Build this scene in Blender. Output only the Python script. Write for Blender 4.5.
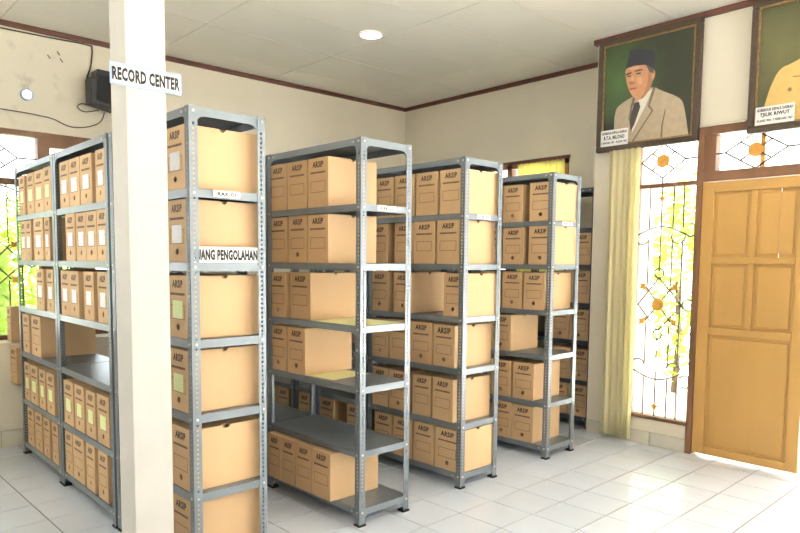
import bpy, bmesh, math, random
from mathutils import Vector, Matrix
random.seed(7)
scene = bpy.context.scene
for o in list(bpy.data.objects): bpy.data.objects.remove(o, do_unlink=True)
COL = scene.collection
R = math.radians

# ------------------------------------------------------------------ camera
FPX, CX, CY = 668.5049, 391.4558, 314.7871
CAM = Vector((5.7174, -5.3722, 1.3835))
yaw, pit, rol = R(137.7923), R(-4.5609), R(.4904)
fw = Vector((math.cos(yaw)*math.cos(pit), math.sin(yaw)*math.cos(pit), math.sin(pit)))
rt = fw.cross(Vector((0, 0, 1))).normalized(); up = rt.cross(fw)
rt, up = math.cos(rol)*rt+math.sin(rol)*up, -math.sin(rol)*rt+math.cos(rol)*up
cam = bpy.data.objects.new('camera', bpy.data.cameras.new('camera')); COL.objects.link(cam)
cam.matrix_world = Matrix(((rt.x, up.x, -fw.x, CAM.x), (rt.y, up.y, -fw.y, CAM.y), (rt.z, up.z, -fw.z, CAM.z), (0, 0, 0, 1)))
cam.data.sensor_fit = 'HORIZONTAL'; cam.data.sensor_width = 36
cam.data.lens = FPX*36/800
cam.data.shift_x = (400-CX)/800; cam.data.shift_y = (CY-266.5)/800
cam.data.clip_start = .05
scene.camera = cam
def project(p):
    d = Vector(p)-CAM; w = d.dot(fw)
    if w < .1: return None
    return CX+FPX*d.dot(rt)/w, CY-FPX*d.dot(up)/w, w

# ------------------------------------------------------------------ sky, exposure
world = bpy.data.worlds.new('sky'); scene.world = world; world.use_nodes = True
bg = world.node_tree.nodes['Background']
bg.inputs['Color'].default_value = (.93, .97, 1.0, 1)
bg.inputs['Strength'].default_value = 3.2
vs = scene.view_settings
vs.view_transform = 'Standard'; vs.look = 'None'; vs.gamma = 1; vs.use_curve_mapping = False
vs.exposure = 0.68
sun = bpy.data.objects.new('sun', bpy.data.lights.new('sun', 'SUN')); COL.objects.link(sun)
sun.data.energy = 88; sun.data.angle = R(1.5); sun.data.color = (.97, .98, 1)
sun.rotation_euler = Vector((-.5, -.15, -.85)).to_track_quat('-Z', 'Y').to_euler()   # high tropical sun on the yard, kept off the rooms by the added eaves
def portal(name, loc, rot, sx, sy):
    l = bpy.data.lights.new(name, 'AREA'); l.shape = 'RECTANGLE'; l.size = sx; l.size_y = sy
    l.cycles.is_portal = True
    o = bpy.data.objects.new(name, l); COL.objects.link(o); o.location = loc; o.rotation_euler = rot
    return o
H = 3.137          # ceiling height
YB = -.526         # window and door wall
XR, YF = 8.6, -8.6 # the two walls behind the camera
# unseen openings added to let in more daylight: (start, end, sill, head)
OPEN_SIDE = [(-3.4, -1.4, .8, 2.4)]
OPEN_FRONT = [(6.2, 7.4, .9, 2.3)]
OPEN_RIGHT = [(5.5, 8.3, .1, 2.5)]
for a, b, z0, z1 in OPEN_RIGHT: portal('right_added_opening_daylight', ((a+b)/2, YB+.3, (z0+z1)/2), (R(-90), 0, 0), b-a, z1-z0)
for a, b, z0, z1 in OPEN_SIDE: portal('side_added_opening_daylight', (XR+.12, (a+b)/2, (z0+z1)/2), (0, R(90), 0), z1-z0, b-a)
for a, b, z0, z1 in OPEN_FRONT: portal('front_added_opening_daylight', ((a+b)/2, YF-.12, (z0+z1)/2), (R(90), 0, 0), b-a, z1-z0)
portal('doorway_daylight', (4.36, YB+.3, 1.18), (R(-90), 0, 0), 2.5, 2.4)
portal('left_window_daylight', (-.25, -3.9, 1.56), (0, R(-90), 0), 1.6, 2.0)
portal('left_rear_added_opening_daylight', (-.25, -6.65, 1.6), (0, R(-90), 0), 1.6, 2.3)  # serves the unseen left opening added for more daylight
portal('alcove_window_daylight', (1.7, .25, 1.82), (R(-90), 0, 0), 1.0, 1.1)

# ------------------------------------------------------------------ materials
def nmat(name):
    m = bpy.data.materials.new(name); m.use_nodes = True
    nt = m.node_tree; return m, nt, nt.nodes['Principled BSDF']
def N(nt, t, **kw):
    n = nt.nodes.new(t)
    for k, v in kw.items(): setattr(n, k, v)
    return n
def mat(name, col, rough=.6, metal=0, var=.08, scale=6, bump=0, bscale=60, spec=.5, stretch=None, objvar=0, emit=None):
    m, nt, b = nmat(name)
    b.inputs['Roughness'].default_value = rough; b.inputs['Metallic'].default_value = metal
    b.inputs['Specular IOR Level'].default_value = spec
    tc = N(nt, 'ShaderNodeTexCoord'); mp = N(nt, 'ShaderNodeMapping')
    nt.links.new(tc.outputs['Object'], mp.inputs['Vector'])
    if stretch: mp.inputs['Scale'].default_value = stretch
    no = N(nt, 'ShaderNodeTexNoise'); no.inputs['Scale'].default_value = scale; no.inputs['Detail'].default_value = 5
    nt.links.new(mp.outputs['Vector'], no.inputs['Vector'])
    rp = N(nt, 'ShaderNodeValToRGB')
    rp.color_ramp.elements[0].position = .3; rp.color_ramp.elements[1].position = .7
    rp.color_ramp.elements[0].color = (*[c*(1-var) for c in col], 1)
    rp.color_ramp.elements[1].color = (*[min(1, c*(1+var)) for c in col], 1)
    nt.links.new(no.outputs['Fac'], rp.inputs['Fac'])
    out = rp.outputs['Color']
    if objvar:
        oi = N(nt, 'ShaderNodeObjectInfo'); hs = N(nt, 'ShaderNodeHueSaturation'); mr = N(nt, 'ShaderNodeMapRange')
        mr.inputs['To Min'].default_value = 1-objvar; mr.inputs['To Max'].default_value = 1+objvar
        nt.links.new(oi.outputs['Random'], mr.inputs['Value']); nt.links.new(mr.outputs['Result'], hs.inputs['Value'])
        nt.links.new(out, hs.inputs['Color']); out = hs.outputs['Color']
    nt.links.new(out, b.inputs['Base Color'])
    if bump:
        n2 = N(nt, 'ShaderNodeTexNoise'); n2.inputs['Scale'].default_value = bscale
        nt.links.new(mp.outputs['Vector'], n2.inputs['Vector'])
        bp = N(nt, 'ShaderNodeBump'); bp.inputs['Strength'].default_value = bump; bp.inputs['Distance'].default_value = .01
        nt.links.new(n2.outputs['Fac'], bp.inputs['Height']); nt.links.new(bp.outputs['Normal'], b.inputs['Normal'])
    if emit:
        b.inputs['Emission Color'].default_value = (*emit[0], 1); b.inputs['Emission Strength'].default_value = emit[1]
    return m
def lin(r, g, b):
    f = lambda c: ((c/255+.055)/1.055)**2.4 if c > 10 else c/255/12.92
    return f(r), f(g), f(b)
M = {}
M['wall'] = mat('cream_wall_paint', lin(236, 227, 208), .75, var=.03, scale=2.2, bump=.05, bscale=25)
M['column'] = mat('off_white_column_paint', lin(203, 199, 192), .7, var=.04, scale=5, bump=.06, bscale=20)
M['ceil'] = mat('ceiling_board_paint', lin(250, 245, 233), .8, var=.03, scale=1.5, objvar=.015)
M['joint'] = mat('ceiling_joint', lin(105, 92, 76), .9)
M['trim'] = mat('dark_brown_trim_paint', lin(84, 46, 32), .5, var=.15, scale=8)
M['frame'] = mat('brown_timber_frame', lin(118, 82, 56), .5, var=.18, scale=10, stretch=(1, 1, .2))
M['door'] = mat('ochre_door_paint', lin(180, 140, 79), .42, var=.06, scale=5, stretch=(1, 1, .3), bump=.05, bscale=12)
M['tile'] = mat('white_floor_tile', lin(219, 226, 238), .16, var=.025, scale=3, objvar=.03)
M['grout'] = mat('grey_grout', lin(112, 106, 98), .9)
M['skirt'] = mat('pale_skirting_tile', lin(214, 208, 192), .35, var=.05, scale=6)
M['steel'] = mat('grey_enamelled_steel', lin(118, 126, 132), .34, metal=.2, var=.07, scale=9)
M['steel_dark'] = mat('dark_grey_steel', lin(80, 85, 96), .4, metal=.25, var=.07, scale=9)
M['bolt'] = mat('zinc_bolt', lin(205, 205, 200), .3, metal=.8)
M['rubber'] = mat('black_rubber', lin(28, 28, 30), .7)
M['card'] = mat('kraft_cardboard', lin(200, 167, 127), .75, var=.035, scale=4, stretch=(1, 1, .35), objvar=.045, spec=.3)
M['ink'] = mat('dark_brown_print', lin(58, 44, 36), .8)
M['sticker'] = mat('white_sticker_paper', lin(236, 238, 240), .6, var=.04, scale=30)
M['sticker_green'] = mat('pale_green_sticker_paper', lin(222, 232, 170), .6, var=.04, scale=30)
M['paper'] = mat('white_card', lin(240, 240, 240), .5, var=.01)
M['paper_yellow'] = mat('yellow_sheet', lin(254, 250, 185), .6, var=.03)
M['blueedge'] = mat('pale_blue_border', lin(160, 180, 215), .5)
M['black'] = mat('black_plastic', lin(24, 24, 26), .45)
M['blackink'] = mat('black_print', lin(30, 26, 26), .6)
M['cable'] = mat('dark_cable', lin(60, 52, 46), .6)
M['iron'] = mat('brown_wrought_iron', lin(96, 78, 66), .5, metal=.3)
M['brass'] = mat('ochre_cast_ornament', lin(206, 150, 66), .45, metal=.2, var=.15, scale=40)
M['rodwhite'] = mat('cream_curtain_rod', lin(225, 215, 195), .4)
M['gframe'] = mat('dark_gilt_frame', lin(60, 46, 32), .45, var=.3, scale=45, bump=.4, bscale=60)
M['gold'] = mat('worn_gold_slip', lin(132, 104, 66), .4, metal=.3, var=.25, scale=40)
M['ground'] = mat('pale_bounce_yard', lin(226, 222, 212), .9, var=.1, scale=2)
M['bark'] = mat('brown_bark', lin(96, 76, 56), .9)
M['roof'] = mat('sun_shade_slab', lin(180, 175, 165), .9)
def leafmat(name, col):
    m, nt, b = nmat(name)
    b.inputs['Base Color'].default_value = (*col, 1); b.inputs['Roughness'].default_value = .5
    tl = N(nt, 'ShaderNodeBsdfTranslucent'); tl.inputs['Color'].default_value = (*[min(1, c*1.3) for c in col], 1)
    oi = N(nt, 'ShaderNodeTexNoise'); oi.inputs['Scale'].default_value = 3
    mx = N(nt, 'ShaderNodeMixShader'); mx.inputs[0].default_value = .45
    nt.links.new(b.outputs[0], mx.inputs[1]); nt.links.new(tl.outputs[0], mx.inputs[2])
    nt.links.new(mx.outputs[0], nt.nodes['Material Output'].inputs['Surface'])
    return m
M['leaf'] = leafmat('yellow_green_leaf', lin(150, 175, 70))
M['leaf2'] = leafmat('green_leaf', lin(150, 175, 80))
M['curtain'] = leafmat('cream_yellow_curtain_cloth', lin(246, 233, 198))
M['curtain2'] = leafmat('yellow_curtain_cloth', lin(240, 226, 160))
def glassmat():
    m, nt, b = nmat('clear_window_glass')
    tr = N(nt, 'ShaderNodeBsdfTransparent'); gl = N(nt, 'ShaderNodeBsdfGlossy'); gl.inputs['Roughness'].default_value = .02
    fr = N(nt, 'ShaderNodeFresnel'); fr.inputs['IOR'].default_value = 1.3
    tr.inputs['Color'].default_value = (.95, .97, .96, 1)
    mx = N(nt, 'ShaderNodeMixShader')
    nt.links.new(fr.outputs[0], mx.inputs[0]); nt.links.new(tr.outputs[0], mx.inputs[1]); nt.links.new(gl.outputs[0], mx.inputs[2])
    nt.links.new(mx.outputs[0], nt.nodes['Material Output'].inputs['Surface'])
    return m
M['glass'] = glassmat()
def stained_wall():
    m = mat('stained_cream_wall_paint', lin(236, 227, 208), .75, var=.03, scale=2.2, bump=.05, bscale=25)
    nt = m.node_tree; b = nt.nodes['Principled BSDF']
    base = b.inputs['Base Color'].links[0].from_socket
    tc = N(nt, 'ShaderNodeTexCoord')
    vm = N(nt, 'ShaderNodeVectorMath', operation='DISTANCE'); vm.inputs[1].default_value = (0, -4.0, 2.74)
    nt.links.new(tc.outputs['Object'], vm.inputs[0])
    mr = N(nt, 'ShaderNodeMapRange'); mr.inputs['From Min'].default_value = .42; mr.inputs['From Max'].default_value = .08
    nt.links.new(vm.outputs['Value'], mr.inputs['Value'])
    no = N(nt, 'ShaderNodeTexNoise'); no.inputs['Scale'].default_value = 9; no.inputs['Detail'].default_value = 8
    nt.links.new(tc.outputs['Object'], no.inputs['Vector'])
    r2 = N(nt, 'ShaderNodeMapRange'); r2.inputs['From Min'].default_value = .56; r2.inputs['From Max'].default_value = .95
    nt.links.new(no.outputs['Fac'], r2.inputs['Value'])
    mu = N(nt, 'ShaderNodeMath', operation='MULTIPLY')
    nt.links.new(mr.outputs[0], mu.inputs[0]); nt.links.new(r2.outputs[0], mu.inputs[1])
    mx = N(nt, 'ShaderNodeMix', data_type='RGBA'); mx.inputs['B'].default_value = (*lin(120, 112, 98), 1)
    nt.links.new(mu.outputs[0], mx.inputs['Factor']); nt.links.new(base, mx.inputs['A'])
    nt.links.new(mx.outputs['Result'], b.inputs['Base Color'])
    return m
M['wall_stained'] = stained_wall()

# ------------------------------------------------------------------ mesh helpers
class MB:
    def __init__(s): s.v = []; s.f = []
    def add(s, vs, fs):
        n = len(s.v); s.v += [tuple(v) for v in vs]; s.f += [tuple(i+n for i in f) for f in fs]; return s
    def box(s, x0, x1, y0, y1, z0, z1):
        return s.add([(x, y, z) for z in (z0, z1) for x, y in ((x0, y0), (x1, y0), (x1, y1), (x0, y1))],
                     [(3, 2, 1, 0), (4, 5, 6, 7), (0, 1, 5, 4), (1, 2, 6, 5), (2, 3, 7, 6), (3, 0, 4, 7)])
    def prism(s, poly, o, u, v, n, t):   # polygon (a,b) in plane o + a u + b v, extruded t along n
        o, u, v, n = map(Vector, (o, u, v, n)); k = len(poly)
        A = [o+u*a+v*b for a, b in poly]; B = [p+n*t for p in A]
        return s.add(A+B, [tuple(range(k))[::-1], tuple(range(k, 2*k))]+[(i, (i+1) % k, k+(i+1) % k, k+i) for i in range(k)])
    def tube(s, pts, r, n=6, closed=False):
        P = [Vector(p) for p in pts]; k = len(P); base = len(s.v); prev = None
        for i, p in enumerate(P):
            if closed: t = P[(i+1) % k]-P[i-1]
            else: t = P[min(i+1, k-1)]-P[max(i-1, 0)]
            t.normalize()
            if prev is None:
                a = t.cross(Vector((0, 0, 1)));
                if a.length < .1: a = t.cross(Vector((1, 0, 0)))
            else: a = prev-t*prev.dot(t)
            a.normalize(); prev = a; b = t.cross(a)
            for j in range(n):
                q = 2*math.pi*j/n; s.v.append(tuple(p+(a*math.cos(q)+b*math.sin(q))*r))
        for i in range(k if closed else k-1):
            for j in range(n):
                a, b = base+i*n, base+((i+1) % k)*n
                s.f.append((a+j, a+(j+1) % n, b+(j+1) % n, b+j))
        if not closed:
            s.f.append(tuple(base+j for j in range(n))[::-1]); s.f.append(tuple(base+(k-1)*n+j for j in range(n)))
        return s
    def disc(s, c, nrm, r, t, n=20):
        nrm = Vector(nrm).normalized(); a = nrm.cross(Vector((0, 0, 1)))
        if a.length < .1: a = Vector((1, 0, 0))
        a.normalize(); b = nrm.cross(a)
        return s.prism([(r*math.cos(2*math.pi*i/n), r*math.sin(2*math.pi*i/n)) for i in range(n)], c, a, b, nrm, t)
    def mesh(s, name, m):
        me = bpy.data.meshes.new(name); me.from_pydata(s.v, [], s.f); me.update()
        bm = bmesh.new(); bm.from_mesh(me); bmesh.ops.recalc_face_normals(bm, faces=bm.faces); bm.to_mesh(me); bm.free()
        me.materials.append(m); return me
    def build(s, name, m, parent=None, loc=None, rz=0):
        return put(name, s.mesh(name, m), parent, loc, rz)
def put(name, me, parent=None, loc=None, rz=0):
    o = bpy.data.objects.new(name, me); COL.objects.link(o)
    if parent: o.parent = parent
    if loc is not None: o.location = loc
    if rz: o.rotation_euler = (0, 0, rz)
    return o
def empty(name, loc=(0, 0, 0), rz=0, parent=None):
    o = bpy.data.objects.new(name, None); COL.objects.link(o); o.location = loc; o.rotation_euler = (0, 0, rz); o.empty_display_size = .1
    if parent: o.parent = parent
    return o
def tag(o, label=None, cat=None, group=None, kind=None):
    if label: o['label'] = label
    if cat: o['category'] = cat
    if group: o['group'] = group
    if kind: o['kind'] = kind
    return o
def struct(o, label=None):
    o['kind'] = 'structure'
    if label: o['label'] = label
    return o
def bevel(o, w, seg=1):
    b = o.modifiers.new('bevel', 'BEVEL'); b.width = w; b.segments = seg; b.limit_method = 'ANGLE'; return o
_tc = {}
def text_polys(body, bold=.012):
    """flat letter polygons of a word, scaled to width 1; returns verts, faces, aspect"""
    if body in _tc: return _tc[body]
    cu = bpy.data.curves.new('lettering', 'FONT'); cu.body = body; cu.offset = bold; cu.resolution_u = 2; cu.space_character = 1.07
    ob = bpy.data.objects.new('lettering', cu); COL.objects.link(ob)
    dg = bpy.context.evaluated_depsgraph_get(); me = bpy.data.meshes.new_from_object(ob.evaluated_get(dg))
    V = [v.co.copy() for v in me.vertices]; Fs = [tuple(p.vertices) for p in me.polygons]
    bpy.data.objects.remove(ob, do_unlink=True); bpy.data.curves.remove(cu); bpy.data.meshes.remove(me)
    x0, x1 = min(v.x for v in V), max(v.x for v in V); y0, y1 = min(v.y for v in V), max(v.y for v in V)
    V = [((v.x-x0)/(x1-x0)-.5, (v.y-y0)/(y1-y0)-.5) for v in V]
    _tc[body] = (V, Fs); return _tc[body]
def add_text(mb, body, o, u, v, w, h, bold=.012):
    V, Fs = text_polys(body, bold); o, u, v = Vector(o), Vector(u), Vector(v)
    mb.add([o+u*(a*w)+v*(b*h) for a, b in V], Fs)

# ------------------------------------------------------------------ room shell
def rects_around(lo, hi, z0, z1, holes):
    """rectangles (a0,a1,z0,z1) that fill a wall around its openings"""
    out = []; cur = lo
    for a, b, s, h in sorted(holes):
        if a > cur: out.append((cur, a, z0, z1))
        if s > z0: out.append((a, b, z0, s))
        if h < z1: out.append((a, b, h, z1))
        cur = b
    if cur < hi: out.append((cur, hi, z0, z1))
    return out
LW = (-4.95, -2.85, .765, 2.352)     # opening in the left wall
LW2 = (-7.8, -5.5, .8, 2.4)          # unseen second opening in the left wall, added to brighten the ceiling
AW = (1.2, 2.2, 1.28, 2.36)            # opening in the alcove's back wall
WB = [(3.13, 3.602, .2, 2.352), (3.602, 5.12, -.02, 2.352)]
mb = MB()
for a, b, z0, z1 in rects_around(YF-.2, 0.2, 0, H+.1, [LW, LW2]): mb.box(-.2, 0, a, b, z0, z1)
struct(mb.build('wall_left', M['wall_stained']), 'stained cream wall on the left with a barred window')
mb = MB(); mb.box(.001, .249, YF, -.002, 0, .765)
struct(mb.build('wall_dado', M['wall']), 'low thick wall under the left window')
mb = MB()
for a, b, z0, z1 in rects_around(0, 2.78, 0, H+.1, [AW]): mb.box(a, b, 0, .2, z0, z1)
struct(mb.build('wall_back', M['wall']), 'cream wall of the alcove behind the shelf rows')
mb = MB(); mb.box(2.781, 2.93, YB+.2, .2, 0, H+.1)
struct(mb.build('wall_return', M['wall']))
mb = MB()
for a, b, z0, z1 in rects_around(2.781, XR, 0, H+.1, WB+OPEN_RIGHT): mb.box(a, b, YB, YB+.2, z0, z1)
struct(mb.build('wall_right', M['wall']), 'cream wall with portraits, barred window and ochre door')
mb = MB()
for a, b, z0, z1 in rects_around(YF-.2, YB+.2, 0, H+.1, OPEN_SIDE): mb.box(XR, XR+.2, a, b, z0, z1)
struct(mb.build('wall_side', M['wall']))
mb = MB()
for a, b, z0, z1 in rects_around(0, XR, 0, H+.1, OPEN_FRONT): mb.box(a, b, YF-.2, YF, z0, z1)
struct(mb.build('wall_front', M['wall']))
# ceiling: boards with dark joints
ceil = struct(MB().box(-.2, XR+.2, YF-.2, .2, H+.012, H+.1).build('ceiling', M['joint']), 'cream board ceiling with dark joints')
pm = MB().box(-.296, .296, -.5735, .5735, 0, .012).mesh('ceiling_panel', M['ceil'])
xs = [.398+.6*i for i in range(-1, 15)]; ysn = [-.645-1.155*j for j in range(-1, 8)]
for x in xs:
    for y in ysn:
        x0, x1, y0, y1 = x, x+.6, y-1.155, y
        x0, x1, y0, y1 = max(x0, 0), min(x1, XR), max(y0, YF), min(y1, 0)
        if x1-x0 < .05 or y1-y0 < .05: continue
        p = put('ceiling_panel', pm, ceil, ((x0+x1)/2, (y0+y1)/2, H+random.uniform(-.002, .001)))
        p.scale = ((x1-x0)/.6, (y1-y0)/1.155, 1)
# floor tiles
fl = struct(MB().box(-.2, XR+.2, YF-.2, .2, -.1, -.004).build('floor', M['grout']), 'white square tile floor with grey grout')
TP, TR = .2825, R(1.3)
tm = MB().box(-TP/2+.0034, TP/2-.0034, -TP/2+.0034, TP/2-.0034, -.006, 0)
tmesh = tm.mesh('floor_tile', M['tile'])
O = Vector((3.312, -2.667)); ux = Vector((math.cos(TR), math.sin(TR))); uy = Vector((-math.sin(TR), math.cos(TR)))
near, rest = [], []
for i in range(-16, 22):
    for j in range(-25, 12):
        c = O+ux*((i+.5)*TP)+uy*((j+.5)*TP)
        if not (.05 < c.x < XR-.1 and YF+.1 < c.y < -.02): 
            if -.15 < c.x < XR+.1 and YF-.1 < c.y < .15: rest.append(c)
            continue
        q = project((c.x, c.y, 0))
        if q and -25 < q[0] < 825 and 380 < q[1] < 575: near.append((q[2], c))
        else: rest.append(c)
near.sort(key=lambda t: t[0]); rest += [c for _, c in near[300:]]; near = near[:300]
for _, c in near: put('floor_tile', tmesh, fl, (c.x, c.y, random.uniform(-.0006, .0004)), TR)
mb = MB()
for c in rest:
    k = [c+ux*a+uy*b for a, b in ((-.1378, -.1378), (.1378, -.1378), (.1378, .1378), (-.1378, .1378))]
    mb.add([(p.x, p.y, 0) for p in k]+[(p.x, p.y, -.006) for p in k], [(0, 1, 2, 3), (0, 4, 5, 1), (1, 5, 6, 2), (2, 6, 7, 3), (3, 7, 4, 0)])
tag(mb.build('floor_tile_field', M['tile'], fl), kind='stuff')
# ceiling trims
def trim(n, *b): return struct(MB().box(*b).build('trim_%d' % n, M['trim']), 'dark brown strip along the ceiling edge')
trim(1, 0, .025, YF, 0, H-.04, H-.003)
trim(2, .026, 2.78, -.025, 0, H-.04, H-.003)
trim(3, 2.755, XR, YB-.025, YB, H-.042, H-.003)
trim(4, 2.755, 2.78, YB, -.026, H-.04, H-.003)
# skirting tiles
bs = struct(MB().box(2.785, 3.60, YB-.008, YB-.0005, 0, .1).build('baseboard_right', M['grout']), 'pale skirting tiles under the barred window')
for k in range(3):
    x0 = 2.785+.272*k; MB().box(x0+.0015, x0+.2705, YB-.012, YB-.0075, .001, .1).build('skirting_tile', M['skirt'], bs)
bs = struct(MB().box(.25, .257, YF+.01, -.01, 0, .12).build('baseboard_left', M['grout']), 'pale skirting tiles under the left window')
for k in range(30):
    y0 = -.02-.2825*(k+1)
    MB().box(.256, .261, y0+.0015, y0+.281, .001, .12).build('skirting_tile', M['skirt'], bs)

# column with its overhang
CXc, CYc, CW = 3.004, -4.3385, .1654
cs = .955
cx1 = CAM.x+(CXc-CAM.x)*cs; cy0 = CAM.y+(CYc-CAM.y)*cs; cw = CW*cs
col = MB().box(cx1-cw, cx1, cy0, cy0+cw, 0, H-.002).build('column', M['column'])
bevel(col, .004, 2); struct(col, 'square white painted column in front of the shelves')

# ------------------------------------------------------------------ windows, grilles
def star(mb, c, u, n, size):
    """cast spear-head ornament in plane (u, z)"""
    u = Vector(u); v = Vector((0, 0, 1))
    pts = [(0, 1), (.22, .45), (.75, .2), (.35, -.05), (.3, -.35), (.12, -.45), (.1, -1), (-.1, -1), (-.12, -.45), (-.3, -.35), (-.35, -.05), (-.75, .2), (-.22, .45)]
    return [(a*size, b*size) for a, b in pts]
def arc(cx, cz, r, a0, a1, n=14): return [(cx+r*math.cos(R(a0+(a1-a0)*i/n)), cz+r*math.sin(R(a0+(a1-a0)*i/n))) for i in range(n+1)]
def grille(parent, org, u, nrm, w, z0, z1, zc, r=.006):
    """wrought iron grille: org + u*a at height z; a in 0..w"""
    org, u, nrm = Vector(org), Vector(u), Vector(nrm); Z = Vector((0, 0, 1))
    P = lambda a, z: org+u*a+Z*(z-org.z)
    g = w/.44; c = .172*g+.0
    def bar(pts, name='grille_bar', closed=False):
        mb = MB(); mb.tube([P(a, z) for a, z in pts], r, 6, closed); mb.build(name, M['iron'], parent)
    zt, zb = zc+.58, zc-.56
    bx = [.08*g, .172*g, .262*g, .337*g]
    for k, a in enumerate(bx):
        if k == 1:
            bar([(a, z1), (a, zc+.25)]); bar([(a, z0), (a, zc-.25)])
        else:
            bar([(a, z1), (a, zt-.01)]); bar([(a, z0), (a, zb+.0)])
            bar([(a if k != 3 else a, zt-.1), (a, zc+.14 if k != 3 else zb+.1)]) if k != 3 else bar([(a, zt-.1), (a, zb+.1)])
            if k != 3: bar([(a, zc-.14), (a, zb+.1)])
    bar([(-.012*g, zt-.06)]+[(a*g, zt-.06+.062*math.sin(math.pi*(a+.012)/.37)) for a in (.03, .08, .13, .18, .23, .28, .32)]+[(.355*g, zt-.06)])
    bar([(-.012*g, zb+.05)]+[(a*g, zb+.05-.06*math.sin(math.pi*(a+.012)/.37)) for a in (.03, .08, .13, .18, .23, .28, .32)]+[(.355*g, zb+.05)])
    bar(arc(.03*g, zt-.08, .05, 200, 350), 'grille_scroll'); bar(arc(.305*g, zt-.075, .05, 150, 370), 'grille_scroll')
    bar(arc(.395*g, zt-.03, .045, 200, 470, 18), 'grille_scroll')
    bar(arc(.03*g, zb+.085, .05, 10, 170), 'grille_scroll'); bar(arc(.305*g, zb+.08, .05, -20, 200), 'grille_scroll')
    bar(arc(.395*g, zb+.0, .045, 150, -120, 18), 'grille_scroll')
    bar(arc(c, zc+.235, .036, 0, 345, 16), 'grille_ring', True); bar(arc(c, zc-.23, .036, 0, 345, 16), 'grille_ring', True)
    bar(arc(.397*g, zc+.005, .042, 0, 345, 16), 'grille_ring', True)
    for s in (1, -1):
        bar([(c-.16*g, zc+.2*s*-1*-1*0+(-.005)), (c, zc+.2*s)]); bar([(c, zc+.2*s), (c+.18*g, zc)])
        bar([(c-.1*g, zc-.13*s), (c+.1*g, zc+.13*s)])
    md = MB(); md.prism([(.045*(1+.08*(i % 2))*math.cos(i*math.pi/12), .045*(1+.08*(i % 2))*math.sin(i*math.pi/12)) for i in range(24)], P(c, zc)-nrm*.008, u, Z, nrm, .016)
    md.disc(P(c, zc)+nrm*.008, nrm, .022, .006, 14); md.build('grille_medallion', M['brass'], parent)
    for sx in (-1, 1):
        for sz in (-1, 1):
            q = P(c+.12*g*sx, zc+.13*sz); d = (u*sx*.68+Z*sz*.73).normalized(); e = d.cross(nrm)
            MB().prism(star(None, 0, (1, 0, 0), 0, .045), q-nrm*.006, e, d, nrm, .012).build('grille_spearhead', M['brass'], parent)
    for zz in (z1-.085, z0+.07):
        MB().prism(star(None, 0, (1, 0, 0), 0, .04), P(bx[1], zz)-nrm*.006, u, Z, nrm, .012).build('grille_spearhead', M['brass'], parent)
def transom(parent, org, u, nrm, w, zc, c, hw=.168, hh=.124, lead=True, r=.006):
    org, u, nrm = Vector(org), Vector(u), Vector(nrm); Z = Vector((0, 0, 1))
    P = lambda a, z: org+u*a+Z*(z-org.z)
    def bar(*pts): MB().tube([P(a, z) for a, z in pts], r, 6).build('grille_bar', M['iron'], parent)
    L, T, Rr, B = (c-hw, zc), (c, zc+hh), (c+hw, zc), (c, zc-hh)
    for a, b in ((L, T), (T, Rr), (Rr, B), (B, L)): bar(a, b)
    mid = lambda a, b: ((a[0]+b[0])/2, (a[1]+b[1])/2)
    bar(mid(L, T), mid(Rr, B)); bar(mid(T, Rr), mid(B, L)); bar(B, (c, zc-hh-.06))
    bar(Rr, (w, zc+.003))
    if c-hw > .005: bar(L, (0, zc))
    md = MB(); md.prism([(.046*(1+.07*(i % 2))*math.cos(i*math.pi/12), .046*(1+.07*(i % 2))*math.sin(i*math.pi/12)) for i in range(24)], P(c, zc)-nrm*.008, u, Z, nrm, .016)
    md.build('grille_medallion', M['brass'], parent)
# window 2: beside the door (wall_right)
w2 = struct(empty('window_2', (3.13, YB, .2)), 'tall barred window with ornate iron grille beside the ochre door')
def W2(name, m, *b): return MB().box(b[0]-3.13, b[1]-3.13, b[2]-YB, b[3]-YB, b[4]-.2, b[5]-.2).build(name, M[m], w2)
W2('window_sill', 'frame', 3.13, 3.6, YB-.012, YB+.06, .2, .225)
W2('window_rail', 'frame', 3.16, 3.6, YB-.006, YB+.05, 1.948, 1.978)
W2('window_jamb', 'frame', 3.13, 3.16, YB-.006, YB+.06, .225, 2.352)
W2('window_head', 'frame', 3.16, 3.6, YB-.006, YB+.06, 2.325, 2.352)
W2('pane', 'glass', 3.16, 3.6, YB+.04, YB+.044, .225, 1.948); W2('pane', 'glass', 3.16, 3.6, YB+.04, YB+.044, 1.978, 2.325)
grille(w2, (3.171-3.13, .018, .0), (1, 0, 0), (0, -1, 0), .44, .025, 1.748, 1.078-.2)
transom(w2, (3.171-3.13, .018, 0), (1, 0, 0), (0, -1, 0), .43, 2.142-.2, .168)
# door_1
d1 = struct(empty('door_1', (3.602, YB, 0)), 'ochre panelled timber door with brown frame and barred fanlight')
def D1(name, m, b, par=None): return MB().box(b[0]-3.602, b[1]-3.602, b[2]-YB, b[3]-YB, b[4], b[5]).build(name, M[m], par or d1)
D1('door_jamb', 'frame', (3.602, 3.643, YB-.012, YB+.1, 0, 2.352)); D1('door_jamb', 'frame', (5.08, 5.12, YB-.012, YB+.1, 0, 2.352))
D1('fanlight_post', 'frame', (3.643, 3.72, YB+.01, YB+.09, 2.03, 2.29))
D1('door_head', 'frame', (3.643, 5.08, YB-.012, YB+.1, 2.285, 2.352)); D1('door_transom', 'frame', (3.643, 5.08, YB-.012, YB+.1, 1.962, 2.03))
D1('pane', 'glass', (3.72, 5.08, YB+.06, YB+.064, 2.03, 2.285))
D1('fanlight_bar', 'brass', (4.004, 4.03, YB+.025, YB+.045, 2.03, 2.285))
transom(d1, (3.643-3.602, .018, 0), (1, 0, 0), (0, -1, 0), .9, 2.152, .335, hw=.197, hh=.122)
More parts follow.
